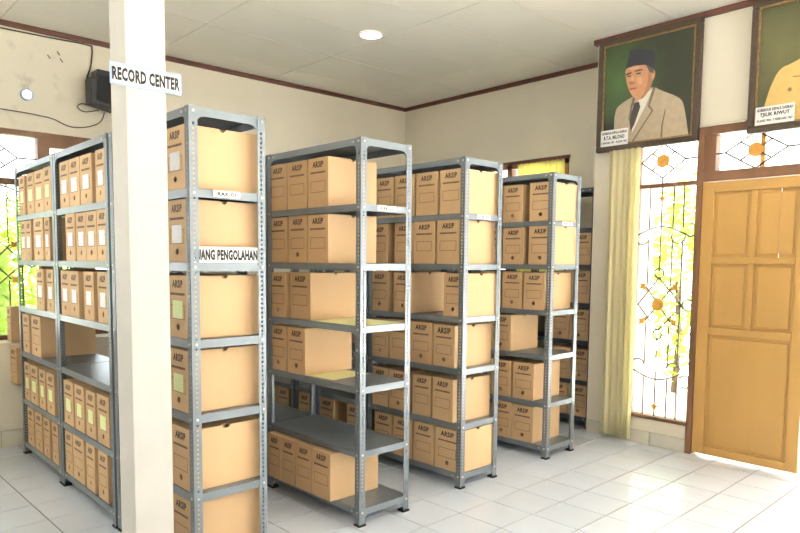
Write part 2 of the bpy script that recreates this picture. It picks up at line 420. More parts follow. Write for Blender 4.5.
lf = D1('door_leaf_core', 'door', (3.645, 4.335, YB+.022, YB+.03, .02, 1.96)) if 0 else empty('door_leaf', (3.645-3.602, 0, 0), 0, d1)
def LF(name, *b):
    o = MB().box(b[0]-3.645, b[1]-3.645, b[2], b[3], b[4], b[5]).build(name, M['door'], lf); bevel(o, .003, 2); return o
LX0, LX1 = 3.645, 4.335
LF('stile', LX0, 3.727, -.002, .036, .02, 1.958); LF('stile', 4.258, LX1, -.002, .036, .02, 1.958)
LF('rail', 3.727, 4.258, -.002, .036, 1.884, 1.958); LF('rail', 3.727, 4.258, -.002, .036, 1.388, 1.432)
LF('rail', 3.727, 4.258, -.002, .036, .886, .938); LF('rail', 3.727, 4.258, -.002, .036, .02, .078)
LF('stile', 3.97, 4.008, -.002, .036, 1.432, 1.884); LF('stile', 3.97, 4.008, -.002, .036, .938, 1.388)
def panel(x0, x1, z0, z1, split=None):
    mb = MB()
    xs_ = [(x0, x1)] if not split else [(x0, split-.0015), (split+.0015, x1)]
    for a, b in xs_: mb.box(a-3.645, b-3.645, .016, .026, z0, z1)
    i = .022
    xs_ = [(x0+i, x1-i)] if not split else [(x0+i, split-.0015), (split+.0015, x1-i)]
    for a, b in xs_: mb.box(a-3.645, b-3.645, .009, .017, z0+i, z1-i)
    o = mb.build('panel', M['door'], lf); bevel(o, .003, 1)
panel(3.727, 3.97, 1.432, 1.884); panel(4.008, 4.258, 1.432, 1.884, 4.15)
panel(3.727, 3.97, .938, 1.388); panel(4.008, 4.258, .938, 1.388); panel(3.727, 4.258, .078, .886)
struct(MB().box(3.643, 5.08, YB-.005, YB+.18, -.004, .002).build('door_threshold', M['skirt']))
# window 1: left wall
w1 = struct(empty('window_1', (0, -3.9, .765)), 'brown framed barred window on the left wall behind the shelves')
def W1(name, m, y0, y1, z0, z1, x0=-.06, x1=.008): return MB().box(x0, x1, y0+3.9, y1+3.9, z0-.765, z1-.765).build(name, M[m], w1)
W1('window_head', 'frame', LW[0], -3.885, 2.31, 2.352); W1('window_head', 'frame', -3.8, LW[1], 2.245, 2.352)
W1('window_sill', 'frame', LW[0], LW[1], .765, .8); W1('window_mullion', 'frame', -3.885, -3.8, .8, 2.352, -.08, .012)
W1('window_rail', 'frame', LW[0], -3.885, 1.94, 1.985); W1('window_rail', 'frame', -3.8, LW[1], 1.94, 1.985)
W1('window_mullion', 'frame', -4.56, -4.5, .8, 2.31); W1('window_jamb', 'frame', LW[1]-.04, LW[1], .8, 2.245); W1('window_jamb', 'frame', LW[0], LW[0]+.04, .8, 2.31)
W1('window_mullion', 'frame', -3.655, -3.48, .8, 2.245)
for a, b in ((-4.91, -4.56), (-4.5, -3.885), (-3.8, -3.655), (-3.48, -2.89)):
    W1('pane', 'glass', a, b, .8, 1.94, -.044, -.04); W1('pane', 'glass', a, b, 1.985, 2.31 if b < -3.85 else 2.245, -.044, -.04)
grille(w1, (-.018, -4.42+3.9, 0), (0, 1, 0), (1, 0, 0), .53, .035, 1.175, 1.355-.765)
transom(w1, (-.018, -4.5+3.9, 0), (0, 1, 0), (1, 0, 0), .615, 2.142-.765, .31)
# window 3: alcove
w3 = struct(empty('window_3', (AW[0], 0, AW[2])), 'brown framed window high behind the rear shelves')
def W3(name, m, x0, x1, z0, z1, y0=-.01, y1=.06): return MB().box(x0-AW[0], x1-AW[0], y0, y1, z0-AW[2], z1-AW[2]).build(name, M[m], w3)
W3('window_head', 'trim', AW[0]-.1, AW[1]+.01, 2.345, 2.372); W3('window_sill', 'frame', AW[0], AW[1], 1.28, 1.31)
W3('window_jamb', 'frame', AW[0], AW[0]+.05, 1.31, 2.345); W3('window_jamb', 'frame', AW[1]-.04, AW[1], 1.31, 2.345)
W3('window_mullion', 'frame', 1.5, 1.56, 1.31, 2.345); W3('window_head', 'frame', AW[0], AW[1], 2.3, 2.345)
W3('pane', 'glass', 1.25, 2.16, 1.31, 2.3, .03, .034)
def curtain(name, m, x0, x1, y, z0, z1, folds, amp, label, taper=0):
    nx, nz = folds*10, 12; V = []; Fs = []
    for j in range(nz+1):
        t = j/nz
        for i in range(nx+1):
            s = i/nx; xx = x0+(x1-x0)*s
            a = amp*(.55+.45*math.sin(7*s+2))*(1-.25*t)
            V.append((xx-x0+taper*(1-t)*(s-.5), a*math.sin(2*math.pi*folds*s+.5*math.sin(3*t))+.25*a*math.sin(2*math.pi*folds*2.3*s), (z1-z0)*t))
    for j in range(nz):
        for i in range(nx):
            k = j*(nx+1)+i; Fs.append((k, k+1, k+nx+2, k+nx+1))
    mb = MB(); mb.add(V, Fs); o = mb.build(name, m, None, (x0, y, z0))
    for p in o.data.polygons: p.use_smooth = True
    sd = o.modifiers.new('cloth', 'SOLIDIFY'); sd.thickness = .0015
    return tag(o, label, 'curtain')
curtain('curtain', M['curtain'], 2.945, 3.2, YB-.062, .03, 2.25, 5, .028, 'long pleated cream yellow curtain hanging beside the barred window')
curtain('curtain', M['curtain2'], 1.66, 2.19, -.055, 1.2, 2.33, 9, .018, 'yellow curtain over the high window behind the rear shelves', .05)
rod = MB().tube([(3.622, YB-.04, 2.345), (3.925, YB-.04, 2.345)], .008, 8).build('curtain_rod', M['rodwhite'])
for x in (3.65, 3.9): MB().tube([(x, YB-.04, 2.345), (x, YB+.002, 2.345)], .005, 6).build('rod_bracket', M['rodwhite'], rod)
tag(rod, 'thin cream curtain rod above the barred window', 'curtain rod')

# ------------------------------------------------------------------ racks
Z_LV = [1.9825, 1.6555, 1.3535, 1.0335, .7185, .3805, .0735]   # lip centres, top to bottom
LIP = .035
RD = .357
def post_mesh(m):
    mb = MB(); fwid, hp, hw, hh = .038, .02, .0045, .0048; n = 100
    for flange in (0, 1):
        for side in (0, 1):
            off = .002*side
            def Pt(a, z): return (-a, off, z) if flange == 0 else (-off, a, z)
            for k in range(n):
                z0, z1 = k*hp, (k+1)*hp; zc = (z0+z1)/2; ac = .02
                o = [Pt(0, z0), Pt(fwid, z0), Pt(fwid, z1), Pt(0, z1)]
                i = [Pt(ac-hw, zc-hh), Pt(ac+hw, zc-hh), Pt(ac+hw, zc+hh), Pt(ac-hw, zc+hh)]
                mb.add(o+i, [(0, 1, 5, 4), (1, 2, 6, 5), (2, 3, 7, 6), (3, 0, 4, 7)])
    mb.add([(-.038, 0, 0), (-.038, .002, 0), (-.038, .002, 2), (-.038, 0, 2)], [(0, 1, 2, 3)])
    mb.add([(0, .038, 0), (-.002, .038, 0), (-.002, .038, 2), (0, .038, 2)], [(0, 1, 2, 3)])
    me = bpy.data.meshes.new('post'); me.from_pydata(mb.v, [], mb.f); me.update(); me.materials.append(m); return me
def shelf_mesh(L, m):
    t, w = .0015, L
    mb = MB(); g = .0025
    x0, x1, y0, y1 = -w+g, -g, g, RD-g
    mb.box(x0, x1, y0, y1, LIP/2-t, LIP/2)
    mb.box(x0, x1, y0, y0+t, -LIP/2, LIP/2-t); mb.box(x0, x1, y1-t, y1, -LIP/2, LIP/2-t)
    mb.box(x0, x0+t, y0+t, y1-t, -LIP/2, LIP/2-t); mb.box(x1-t, x1, y0+t, y1-t, -LIP/2, LIP/2-t)
    return mb.mesh('shelf', m)
def hardware(L, m):
    bolts, gus = MB(), MB()
    for z in Z_LV:
        for (x, sx) in ((0, -1), (-L, 1)):
            for dx in (.019,) + ((.062,) if z in (Z_LV[0], Z_LV[-1]) else ()):
                for y, n in ((0, -1), (RD, 1)):
                    bolts.disc((x+sx*dx, y+n*(.0 if dx < .03 else -.0025), z), (0, n, 0), .0062, .004, 6)
            for dy in (.019,):
                for y, s in ((dy, 0), (RD-dy, 0)):
                    bolts.disc((x, y, z), (-sx, 0, 0), .0062, .004, 6)
    for z, s in ((Z_LV[0]-LIP/2, -1), (Z_LV[-1]-LIP/2, -1)):
        leg = .024 if z > 1 else .036
        for x, sx in ((0, -1), (-L, 1)):
            for y, sy in ((0, 1), (RD, -1)):
                cv = [(0, 0), (.072, 0), (.052, s*.005), (.041, s*.016), (.037, s*leg), (0, s*leg)]
                gus.prism([(sx*a, b) for a, b in cv], (x, y+sy*.004, z), (1, 0, 0), (0, 0, 1), (0, sy, 0), .0015)
                gus.prism([(sy*a, b) for a, b in cv], (x+sx*.004, y, z), (0, 1, 0), (0, 0, 1), (sx, 0, 0), .0015)
    return bolts.mesh('bolts', M['bolt']), gus.mesh('corner_gussets', m)
POST = {k: post_mesh(M[k]) for k in ('steel', 'steel_dark')}
FOOT = MB().box(-.042, .004, -.004, .042, 0, .012).mesh('foot', M['rubber'])
_cache = {}
def rack(i, loc, rz, L, label, group, m='steel'):
    key = (round(L, 3), m)
    if key not in _cache: _cache[key] = (shelf_mesh(L, M[m]), *hardware(L, M[m]))
    sm, bm_, gm = _cache[key]
    root = tag(empty('steel_rack', loc, rz), label, 'shelf rack', group)
    for x, y, a in ((0, 0, 0), (0, RD, R(90)), (-L, RD, R(180)), (-L, 0, R(-90))):
        p = put('post', POST[m], root, (x, y, .002), a)
        put('foot', FOOT, p, (0, 0, -.002))
    for z in Z_LV: put('shelf', sm, root, (0, 0, z))
    tag(put('bolts', bm_, root), kind='stuff'); tag(put('corner_gussets', gm, root), kind='stuff')
    return root
BAY = .85
ROWS = {0: (2.294, -4.1698, -.1, .892), 1: (3.149, -4.1467, 1.35, .835), 2: (3.1068, -3.2172, 1.0, BAY), 3: (3.0556, -2.3799, 1.45, BAY),
        4: (3.0378, -1.4608, 1.8, BAY), 5: (2.7688, -.4598, .8, .82)}
def local(i, a, b, z=0):
    x, y, r, L = ROWS[i]; c, s = math.cos(R(r)), math.sin(R(r))
    return Vector((x-c*a-s*b, y-s*a+c*b, z))
RACK = {}
def make_row(i, labels, group, m='steel', skip=0):
    x, y, r, L = ROWS[i]
    for k, lb in enumerate(labels): RACK[i, k] = rack(i, local(i, k*(L+.0095+RD*abs(math.sin(R(r)))), 0), R(r), L, lb, group, m)
make_row(1, ['grey steel rack right beside the white column, carrying two paper signs'], 'racks of the column row')
make_row(0, ['grey steel rack at left, bay next to the column', 'grey steel rack at far left, bay beside the window'], 'racks of the column row')
make_row(2, ['grey steel rack of second row at the aisle, fifth shelf empty', 'grey steel rack, middle bay of the second row', 'grey steel rack, far bay of the second row'], 'racks of the second row')
make_row(3, ['grey steel rack of third row at the aisle, every shelf filled', 'grey steel rack, middle bay of the third row', 'grey steel rack, far bay of the third row'], 'racks of the third row')
make_row(4, ['grey steel rack of fourth row at the aisle, near the alcove', 'grey steel rack, middle bay of the fourth row', 'grey steel rack, far bay of the fourth row'], 'racks of the fourth row')
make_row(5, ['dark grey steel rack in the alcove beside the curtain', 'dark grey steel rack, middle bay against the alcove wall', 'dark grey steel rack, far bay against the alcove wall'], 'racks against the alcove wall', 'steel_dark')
# paper tags on the racks
def rack_tag(i, b0, b1, z0, z1, body):
    t = MB().box(.0005, .0015, b0, b1, z0, z1).build('paper_tag', M['paper'], RACK[i, 0])
    t['label'] = 'white paper tag on the shelf edge'
    mb = MB(); add_text(mb, body, (.0018, (b0+b1)/2, (z0+z1)/2), (0, 1, 0), (0, 0, 1), (b1-b0)*.68, (z1-z0)*.58, .035)
    mb.build('printed_text', M['blackink'], t)
rack_tag(1, .103, .23, 1.644, 1.6725, 'RAK 01'); rack_tag(2, .113, .243, 1.643, 1.671, 'RAK 02')
rack_tag(3, .111, .242, 1.645, 1.672, 'RAK 03'); rack_tag(4, .121, .26, 1.645, 1.672, 'RAK 04')

# ------------------------------------------------------------------ archive boxes
BW, BD, BH = .18, .345, .264
def carton_mesh(hole):
    bm = bmesh.new()
    def tmp(mb, name):
        o = mb.build(name, M['card']); return o
    body = MB().box(-BW/2, BW/2, 0, BD, 0, BH).build('carton', M['card'])
    cut = []
    if hole: cut.append(MB().disc((0, -.01, .046), (0, 1, 0), .0135, .03, 12).build('cut', M['card']))
    cut.append(MB().disc((BW/2+.01, BD/2, BH+.002), (-1, 0, 0), .016, .03, 14).build('cut', M['card']))
    bevel(body, .0018, 1)
    cut.insert(0, MB().box(-BW/2+.004, BW/2-.004, .004, BD-.004, .004, BH-.004).build('cut', M['card']))
    for c in cut:
        b = body.modifiers.new('b', 'BOOLEAN'); b.operation = 'DIFFERENCE'; b.object = c; b.solver = 'EXACT'
    dg = bpy.context.evaluated_depsgraph_get(); me = bpy.data.meshes.new_from_object(body.evaluated_get(dg)); me.name = 'archive_box'
    for o in [body]+cut: bpy.data.objects.remove(o, do_unlink=True)
    bm.free(); return me
CART = [carton_mesh(False), carton_mesh(True)]
def print_meshes(k):
    y = -.0006
    t = MB(); add_text(t, 'ARSIP', (0, y, .228), (1, 0, 0), (0, 0, 1), .096*k, .033*k, .036)
    l = MB(); rnd = random.Random(3); x = -.066
    while x < .064:
        w = rnd.uniform(.0045, .008)
        l.add([(x, y, .180), (x+w, y, .180), (x+w, y, .190), (x, y, .190)], [(0, 1, 2, 3)]); x += w+.0022
    f = MB(); x0, x1, z0, z1, e = -.064, .064, .079, .139, .0022
    O_ = [(x0, y, z0), (x1, y, z0), (x1, y, z1), (x0, y, z1)]; I_ = [(x0+e, y, z0+e), (x1-e, y, z0+e), (x1-e, y, z1-e), (x0+e, y, z1-e)]
    f.add(O_+I_, [(i, (i+1) % 4, 4+(i+1) % 4, 4+i) for i in range(4)])
    return [('printed_word', t.mesh('printed_word', M['ink'])), ('printed_line', l.mesh('printed_line', M['ink'])), ('printed_frame', f.mesh('printed_frame', M['ink']))]
PRINT = [print_meshes(1), print_meshes(1.18)]
def add_print(o, k=0):
    for nm, me in PRINT[k]:
        c = put(nm, me, o)
        if nm == 'printed_line': c['kind'] = 'stuff'
STK = {k: MB().box(-.045, .045, -.0014, -.0007, .082, .158).mesh('sticker', M[v]) for k, v in (('w', 'sticker'), ('g', 'sticker_green'))}
SHELFW = {2: 'top', 3: 'second', 4: 'third', 5: 'fourth', 6: 'fifth', 7: 'bottom'}
POSW = ['nearest', 'second from', 'third from', 'fourth from', 'fifth from', 'sixth from']
rb = random.Random(11)
SHELF_TOP = {k+1: Z_LV[k]+LIP/2 for k in range(7)}
def abox(i, lv, a0, a1, label, group, off=.008, rot=None, hole=True, stk=None, big=False, z=None):
    w = a1-a0; ac = (a0+a1)/2
    o = put('archive_box', CART[1 if hole else 0], None, local(i, ac, off, (SHELF_TOP[lv] if z is None else z)+.0006))
    j = rb.uniform(-.5, .5) if rot is None else rot
    o.rotation_euler = (0, 0, R(ROWS[i][2]+j)); o.scale = (w/BW, 1, rb.uniform(.985, 1.01))
    tag(o, label, 'box', group)
    add_print(o, 1 if big else 0)
    if stk: s = put('sticker', STK[stk], o); s['label'] = {'w': 'white', 'g': 'pale green'}[stk]+' sticker'
    return o
def fill(i, lv, spans, where, edge, group, pos0=0, **kw):
    kws = kw.pop('each', {})
    for n, (a0, a1) in enumerate(spans):
        k = dict(kw); k.update(kws.get(n, {}))
        abox(i, lv, a0, a1, f'brown archive box {POSW[n+pos0]} the {edge}, {SHELFW[lv]} shelf of {where}', group, **k)
g2 = 'archive boxes on the second rack row'; w2_ = 'second rack row'
fill(2, 2, [(.277, .457), (.468, .655), (.664, .845)], w2_, 'aisle', g2, hole=False)
fill(2, 3, [(.277, .462), (.468, .647), (.66, .845)], w2_, 'aisle', g2, each={0: dict(hole=False), 2: dict(hole=False)})
fill(2, 4, [(.436, .635), (.675, .845)], w2_, 'aisle', g2, each={0: dict(hole=False), 1: dict(stk=None)})
fill(2, 5, [(.489, .66), (.676, .84)], w2_, 'aisle', g2)
fill(2, 7, [(.200, .366), (.372, .522), (.528, .668), (.672, .808)], w2_, 'aisle', g2, hole=False, off=-.035)
g3 = 'archive boxes on the third rack row'; w3_ = 'third rack row'
fill(3, 2, [(.03, .21), (.231, .412), (.43, .605), (.62, .795)], w3_, 'aisle', g3, hole=False)
fill(3, 3, [(.045, .228), (.246, .429), (.436, .607), (.672, .84)], w3_, 'aisle', g3, hole=False)
fill(3, 4, [(.012, .166), (.445, .613), (.66, .84)], w3_, 'aisle', g3)
fill(3, 5, [(.068, .248), (.262, .447), (.462, .645), (.66, .822)], w3_, 'aisle', g3, each={0: dict(big=True, rot=-1.5), 2: dict(hole=False)})
fill(3, 6, [(.07, .25), (.262, .425), (.47, .649), (.66, .816)], w3_, 'aisle', g3, hole=False, each={0: dict(rot=-3, off=.004), 2: dict(hole=True)})
fill(3, 7, [(.015, .221), (.234, .414), (.43, .6), (.62, .79)], w3_, 'aisle', g3, each={1: dict(hole=False)})
fill(3, 7, [(.97, 1.09), (1.235, 1.42), (1.53, 1.685)], 'middle bay, third rack row', 'aisle', g3)
fill(3, 7, [(1.815, 1.98), (1.99, 2.15)], 'far bay, third rack row', 'aisle', g3)
g4 = 'archive boxes on the fourth rack row'; w4_ = 'fourth rack row'
fill(4, 2, [(.012, .197), (.258, .425), (.45, .63)], w4_, 'aisle', g4)
fill(4, 3, [(.008, .197), (.242, .42), (.44, .62)], w4_, 'aisle', g4)
fill(4, 4, [(.057, .23), (.243, .418), (.44, .62)], w4_, 'aisle', g4)
fill(4, 5, [(.331, .515)], w4_, 'aisle', g4)
fill(4, 6, [(.125, .304), (.326, .505)], w4_, 'aisle', g4)
fill(4, 7, [(.121, .304), (.31, .49)], w4_, 'aisle', g4)
g5 = 'archive boxes on the dark alcove rack'; w5_ = 'dark alcove rack'
fill(5, 3, [(.04, .22), (.23, .41)], w5_, 'curtain', g5, hole=False)
fill(5, 4, [(.04, .22), (.23, .41)], w5_, 'curtain', g5, hole=False)
fill(5, 5, [(.044, .222), (.232, .39)], w5_, 'curtain', g5)
fill(5, 6, [(.032, .2), (.21, .38)], w5_, 'curtain', g5)
fill(5, 7, [(.032, .21), (.23, .4)], w5_, 'curtain', g5)
g1 = 'archive boxes on the rack beside the column'; w1_ = 'rack right of column'
st1 = {2: 'w', 3: 'w', 4: 'g', 5: 'g', 6: None, 7: None}
for lv in range(2, 8):
    fill(1, lv, [(.045+.004*(lv % 3), .225+.004*(lv % 3)), (.24, .42), (.43, .6), (.61, .78)], w1_, 'aisle', g1, stk=st1[lv])
g0 = 'archive boxes on the rack left of the column'; w0_ = 'rack left of column'
fill(0, 2, [(.05, .19), (.252, .435), (.45, .628), (.634, .80)], w0_, 'column', g0, stk='w')
fill(0, 3, [(.04, .192), (.2, .361), (.366, .526), (.553, .717)], w0_, 'column', g0, stk='w')
fill(0, 4, [(.051, .208), (.267, .426), (.516, .675), (.68, .836)], w0_, 'column', g0, stk='w')
fill(0, 6, [(.088, .26), (.295, .444), (.482, .642), (.67, .85)], w0_, 'column', g0, stk='g')
fill(0, 7, [(.127, .266), (.327, .464), (.504, .7), (.709, .85)], w0_, 'column', g0)
gw = 'archive boxes on the rack beside the left window'; ww_ = 'far-left window rack'
fill(0, 2, [(.985, 1.125), (1.14, 1.33), (1.35, 1.515), (1.572, 1.712)], ww_, 'column', gw, stk='g')
fill(0, 3, [(1.035, 1.14), (1.18, 1.385), (1.45, 1.58), (1.585, 1.712)], ww_, 'column', gw, stk='w')
fill(0, 4, [(.99, 1.13), (1.2, 1.374)], ww_, 'column', gw, stk='w')
fill(0, 5, [(1.306, 1.522), (1.582, 1.741)], ww_, 'column', gw)
fill(0, 6, [(1.04, 1.205), (1.241, 1.374), (1.418, 1.587), (1.606, 1.742)], ww_, 'column', gw, stk='g')
fill(0, 7, [(.99, 1.118), (1.174, 1.311), (1.346, 1.509), (1.547, 1.703)], ww_, 'column', gw)
# two boxes between the rack end and the left window
o = put('archive_box', CART[1], None, (.19, -4.165, .7656)); o.rotation_euler = (0, 0, R(3)); o.scale = (.5, .8, 1); add_print(o)
tag(o, 'brown archive box standing on the ledge under the left window', 'box', 'archive boxes by the left window')
br = MB().box(.25, .44, -4.18, -3.86, .478, .482); br.prism([(0, 0), (.17, 0), (0, -.12)], (.25, -4.02, .478), (1, 0, 0), (0, 0, 1), (0, 1, 0), .003)
tag(br.build('wall_bracket', M['steel']), 'small grey steel bracket under the box by the left window', 'bracket')
o = put('archive_box', CART[1], None, (.345, -4.18, .4826)); o.scale = (.95, .9, 1); add_print(o)
tag(o, 'brown archive box below window ledge at the far-left rack end', 'box', 'archive boxes by the left window')
# yellow sheets
def sheet(i, a0, a1, b0, b1, lv, rot, label):
    mb = MB().box(-(a1-a0)/2, (a1-a0)/2, -(b1-b0)/2, (b1-b0)/2, 0, .0005)
    o = mb.build('paper_sheet', M['paper_yellow'], None, local(i, (a0+a1)/2, (b0+b1)/2, SHELF_TOP[lv]+.0001)); o.rotation_euler = (0, 0, R(ROWS[i][2]+rot))
    tag(o, label, 'paper')
sheet(2, .03, .62, .02, .335, 4, 0, 'pale yellow sheet lining the third shelf of the second rack row')
sheet(2, .28, .64, .02, .31, 5, 6, 'yellow sheet under a box on the fourth shelf of the second rack row')

# ------------------------------------------------------------------ signs
def sign(name, o, u, w, h, body, label, edge=True, tw=.9, th=.66, up_=(0, 0, 1)):
    o, u, v = Vector(o), Vector(u).normalized(), Vector(up_).normalized(); n = u.cross(v)
    root = tag(empty(name, o), label, 'sign')
    mb = MB().prism([(-w/2, -h/2), (w/2, -h/2), (w/2, h/2), (-w/2, h/2)], (0, 0, 0), u, v, n, .003); mb.build('sign_board', M['blueedge' if edge else 'paper'], root)
    if edge:
        e = .007; mb = MB().prism([(-w/2+e, -h/2+e), (w/2-e, -h/2+e), (w/2-e, h/2-e), (-w/2+e, h/2-e)], n*.0031, u, v, n, .0008); mb.build('sign_face', M['paper'], root)
    mb = MB(); add_text(mb, body, n*.0046, u, v, w*tw, h*th, .05); mb.build('lettering', M['blackink'], root)
    return root
sc = 1+(3.004-3.02)*0
sx = cx1+.001
k = (sx-CAM.x)/(3.02-CAM.x)
Q = lambda y, z: (CAM.y+(y-CAM.y)*k, CAM.z+(z-CAM.z)*k)
yl, zt = Q(-4.406, 2.146); yr, zb = Q(-4.116, 2.062)
sign('hanging_sign', (sx, (yl+yr)/2, (zt+zb)/2), (0, 1, 0), yr-yl, zt-zb, 'RECORD CENTER', 'white RECORD CENTER sign with pale blue border fixed to the column', tw=.95, th=.62)
p = local(1, .009, .164, (1.376+1.441)/2)
sign('paper_sign', (p.x, p.y, SHELF_TOP[3]+.034), (-math.sin(R(1.35)), math.cos(R(1.35)), 0), .316, .067, 'RUANG PENGOLAHAN', 'white RUANG PENGOLAHAN sign standing on the rack beside the column', edge=False, tw=.97, th=.68)

# ------------------------------------------------------------------ portraits
def pmat(name, c): return mat('painted_'+name, lin(*c), .45, var=.08, scale=25)
PM = {k: pmat(k, c) for k, c in dict(suit=(176, 158, 134), shirt=(226, 222, 212), tie=(62, 56, 50), fold=(112, 96, 78), skin=(196, 142, 104), shade=(158, 108, 78), light=(212, 164, 126), cap=(34, 36, 48), hair=(84, 76, 68), line=(52, 36, 30), lip=(140, 76, 62), khaki=(205, 172, 104), button=(120, 92, 50)).items()}
def canvasmat(name, a, b):
    m, nt, bs_ = nmat(name); tc = N(nt, 'ShaderNodeTexCoord'); vm = N(nt, 'ShaderNodeVectorMath', operation='DISTANCE'); vm.inputs[1].default_value = (-.22, 0, .1)
    nt.links.new(tc.outputs['Object'], vm.inputs[0]); no = N(nt, 'ShaderNodeTexNoise'); no.inputs['Scale'].default_value = 7
    nt.links.new(tc.outputs['Object'], no.inputs['Vector'])
    ad = N(nt, 'ShaderNodeMath', operation='ADD'); mu = N(nt, 'ShaderNodeMath', operation='MULTIPLY'); mu.inputs[1].default_value = .25
    nt.links.new(no.outputs['Fac'], mu.inputs[0]); nt.links.new(vm.outputs['Value'], ad.inputs[0]); nt.links.new(mu.outputs[0], ad.inputs[1])
    rp = N(nt, 'ShaderNodeValToRGB'); rp.color_ramp.elements[0].position = .12; rp.color_ramp.elements[1].position = .5
    rp.color_ramp.elements[0].color = (*a, 1); rp.color_ramp.elements[1].color = (*b, 1)
    nt.links.new(ad.outputs[0], rp.inputs['Fac']); nt.links.new(rp.outputs['Color'], bs_.inputs['Base Color']); bs_.inputs['Roughness'].default_value = .4
    return m
def portrait(x0, z0, label, canvas, polys, plate, lines):
    root = tag(empty('framed_portrait', (x0, YB-.034, z0)), label, 'painting', 'portraits on the cream wall')
    W, Hh, f = .398, .426, .043
    for nm, b in (('frame_bar', (-W, W, Hh-f, Hh)), ('frame_bar', (-W, W, -Hh, -Hh+f)), ('frame_bar', (-W, -W+f, -Hh+f, Hh-f)), ('frame_bar', (W-f, W, -Hh+f, Hh-f))):
        bevel(MB().box(b[0], b[1], -.02, .025, b[2], b[3]).build(nm, M['gframe'], root), .008, 2)
    mb = MB(); i = W-f; j = Hh-f
    for b in ((-i, i, j-.012, j), (-i, i, -j, -j+.012), (-i, -i+.012, -j+.012, j-.012), (i-.012, i, -j+.012, j-.012)): mb.box(b[0], b[1], -.012, .01, b[2], b[3])
    mb.build('gold_slip', M['gold'], root)
    MB().box(-i+.001, i-.001, 0, .008, -j+.001, j-.001).build('canvas', canvas, root)
    y = -.0006
    def soft(P, n=2):
        for _ in range(n):
            P = [q for i in range(len(P)) for a_, b_ in [(P[i], P[(i+1) % len(P)])] for q in ((a_[0]*.75+b_[0]*.25, a_[1]*.75+b_[1]*.25), (a_[0]*.25+b_[0]*.75, a_[1]*.25+b_[1]*.75))]
        return P
    polys = [(n_, m_, soft(p_) if n_ in ('face', 'cheek', 'ear', 'nose', 'mouth', 'brow', 'eye', 'neck', 'glow') else soft([p_[0]]*3+p_[1:-1]+[p_[-1]]*3) if n_ in ('suit', 'jacket') else p_) for n_, m_, p_ in polys]
    for nm, m, poly in polys:
        MB().prism([(a, b) for a, b in poly], (0, y, 0), (1, 0, 0), (0, 0, 1), (0, 1, 0), .0004).build('painted_'+nm, PM[m], root); y -= .0004
    a0, a1, b0, b1 = plate
    pl = MB().box(a0, a1, -.024, -.021, b0, b1).build('name_plate', M['paper'], root)
    hgt = b1-b0; mb = MB()
    for (body, zc, hh, ww) in lines: add_text(mb, body, ((a0+a1)/2, -.0245, b0+zc*hgt), (1, 0, 0), (0, 0, 1), ww*(a1-a0), hh*hgt, .04)
    mb.build('plate_text', M['blackink'], pl)
    return root
P1 = [('suit', 'suit', [(-.254, -.374), (-.257, -.114), (-.2, -.07), (-.105, -.032), (-.063, -.029), (.038, .02), (.12, -.033), (.259, -.104), (.29, -.173), (.326, -.374)]),
 ('shirt', 'shirt', [(-.051, -.06), (.049, .002), (-.003, -.116), (-.075, -.25), (-.104, -.304), (-.112, -.108)]),
 ('tie', 'tie', [(-.096, -.087), (-.059, -.078), (-.045, -.119), (-.086, -.239), (-.116, -.293), (-.13, -.203)]),
 ('lapel', 'fold', [(.049, .008), (.069, -.001), (.03, -.121), (.06, -.164), (-.012, -.259), (-.091, -.372), (-.102, -.367), (.044, -.162), (.014, -.125)]),
 ('lapel', 'fold', [(-.105, -.036), (-.089, -.054), (-.111, -.128), (-.125, -.213), (-.138, -.202), (-.123, -.106)]),
 ('sleeve_fold', 'fold', [(.146, -.169), (.155, -.166), (.137, -.28), (.135, -.372), (.121, -.372), (.125, -.278)]),
 ('face', 'skin', [(-.177, .176), (-.145, .193), (-.04, .191), (.033, .153), (.054, .12), (.047, .046), (.025, -.001), (-.02, -.062), (-.067, -.069), (-.111, -.034), (-.147, .03), (-.17, .107)]),
 ('cheek', 'shade', [(.012, .148), (.054, .12), (.047, .046), (.025, -.001), (-.02, -.062), (-.051, -.066), (-.008, -.01), (.01, .063)]),
 ('glow', 'light', [(-.15, .185), (-.06, .185), (-.07, .16), (-.14, .165)]), ('glow', 'light', [(-.12, .12), (-.105, .12), (-.1, .075), (-.13, .075)]), ('glow', 'light', [(-.08, .1), (-.03, .1), (-.04, .04), (-.07, .05)]),
 ('ear', 'skin', [(.03, .125), (.064, .128), (.062, .072), (.039, .048)]),
 ('cap', 'cap', [(-.14, .314), (-.045, .308), (.058, .26), (.057, .135), (-.009, .181), (-.103, .19), (-.171, .183)]),
 ('hair', 'hair', [(-.009, .177), (.057, .135), (.049, .103), (.015, .128)]),
 ('brow', 'line', [(-.171, .144), (-.122, .15), (-.12, .138), (-.169, .13)]), ('brow', 'line', [(-.102, .155), (-.039, .156), (-.03, .143), (-.097, .143)]),
 ('eye', 'line', [(-.16, .126), (-.126, .127), (-.125, .116), (-.157, .116)]), ('eye', 'line', [(-.088, .133), (-.046, .133), (-.044, .119), (-.086, .121)]),
 ('nose', 'shade', [(-.145, .073), (-.124, .084), (-.09, .066), (-.097, .052), (-.134, .055)]), ('mouth', 'lip', [(-.139, .027), (-.107, .031), (-.075, .027), (-.073, .017), (-.134, .014)])]
portrait(3.214, 2.675, 'framed portrait of a person in black cap and tan suit', canvasmat('painted_green_ground', lin(66, 98, 44), lin(38, 44, 26)), P1, (-.352, -.125, -.386, -.264),
         [('GUBERNUR KEPALA DAERAH', .81, .17, .92), ('R.T.A. MILONO', .52, .25, .76), ('1 JANUARI 1957 - 30 JUNI 1958', .2, .17, .92)])
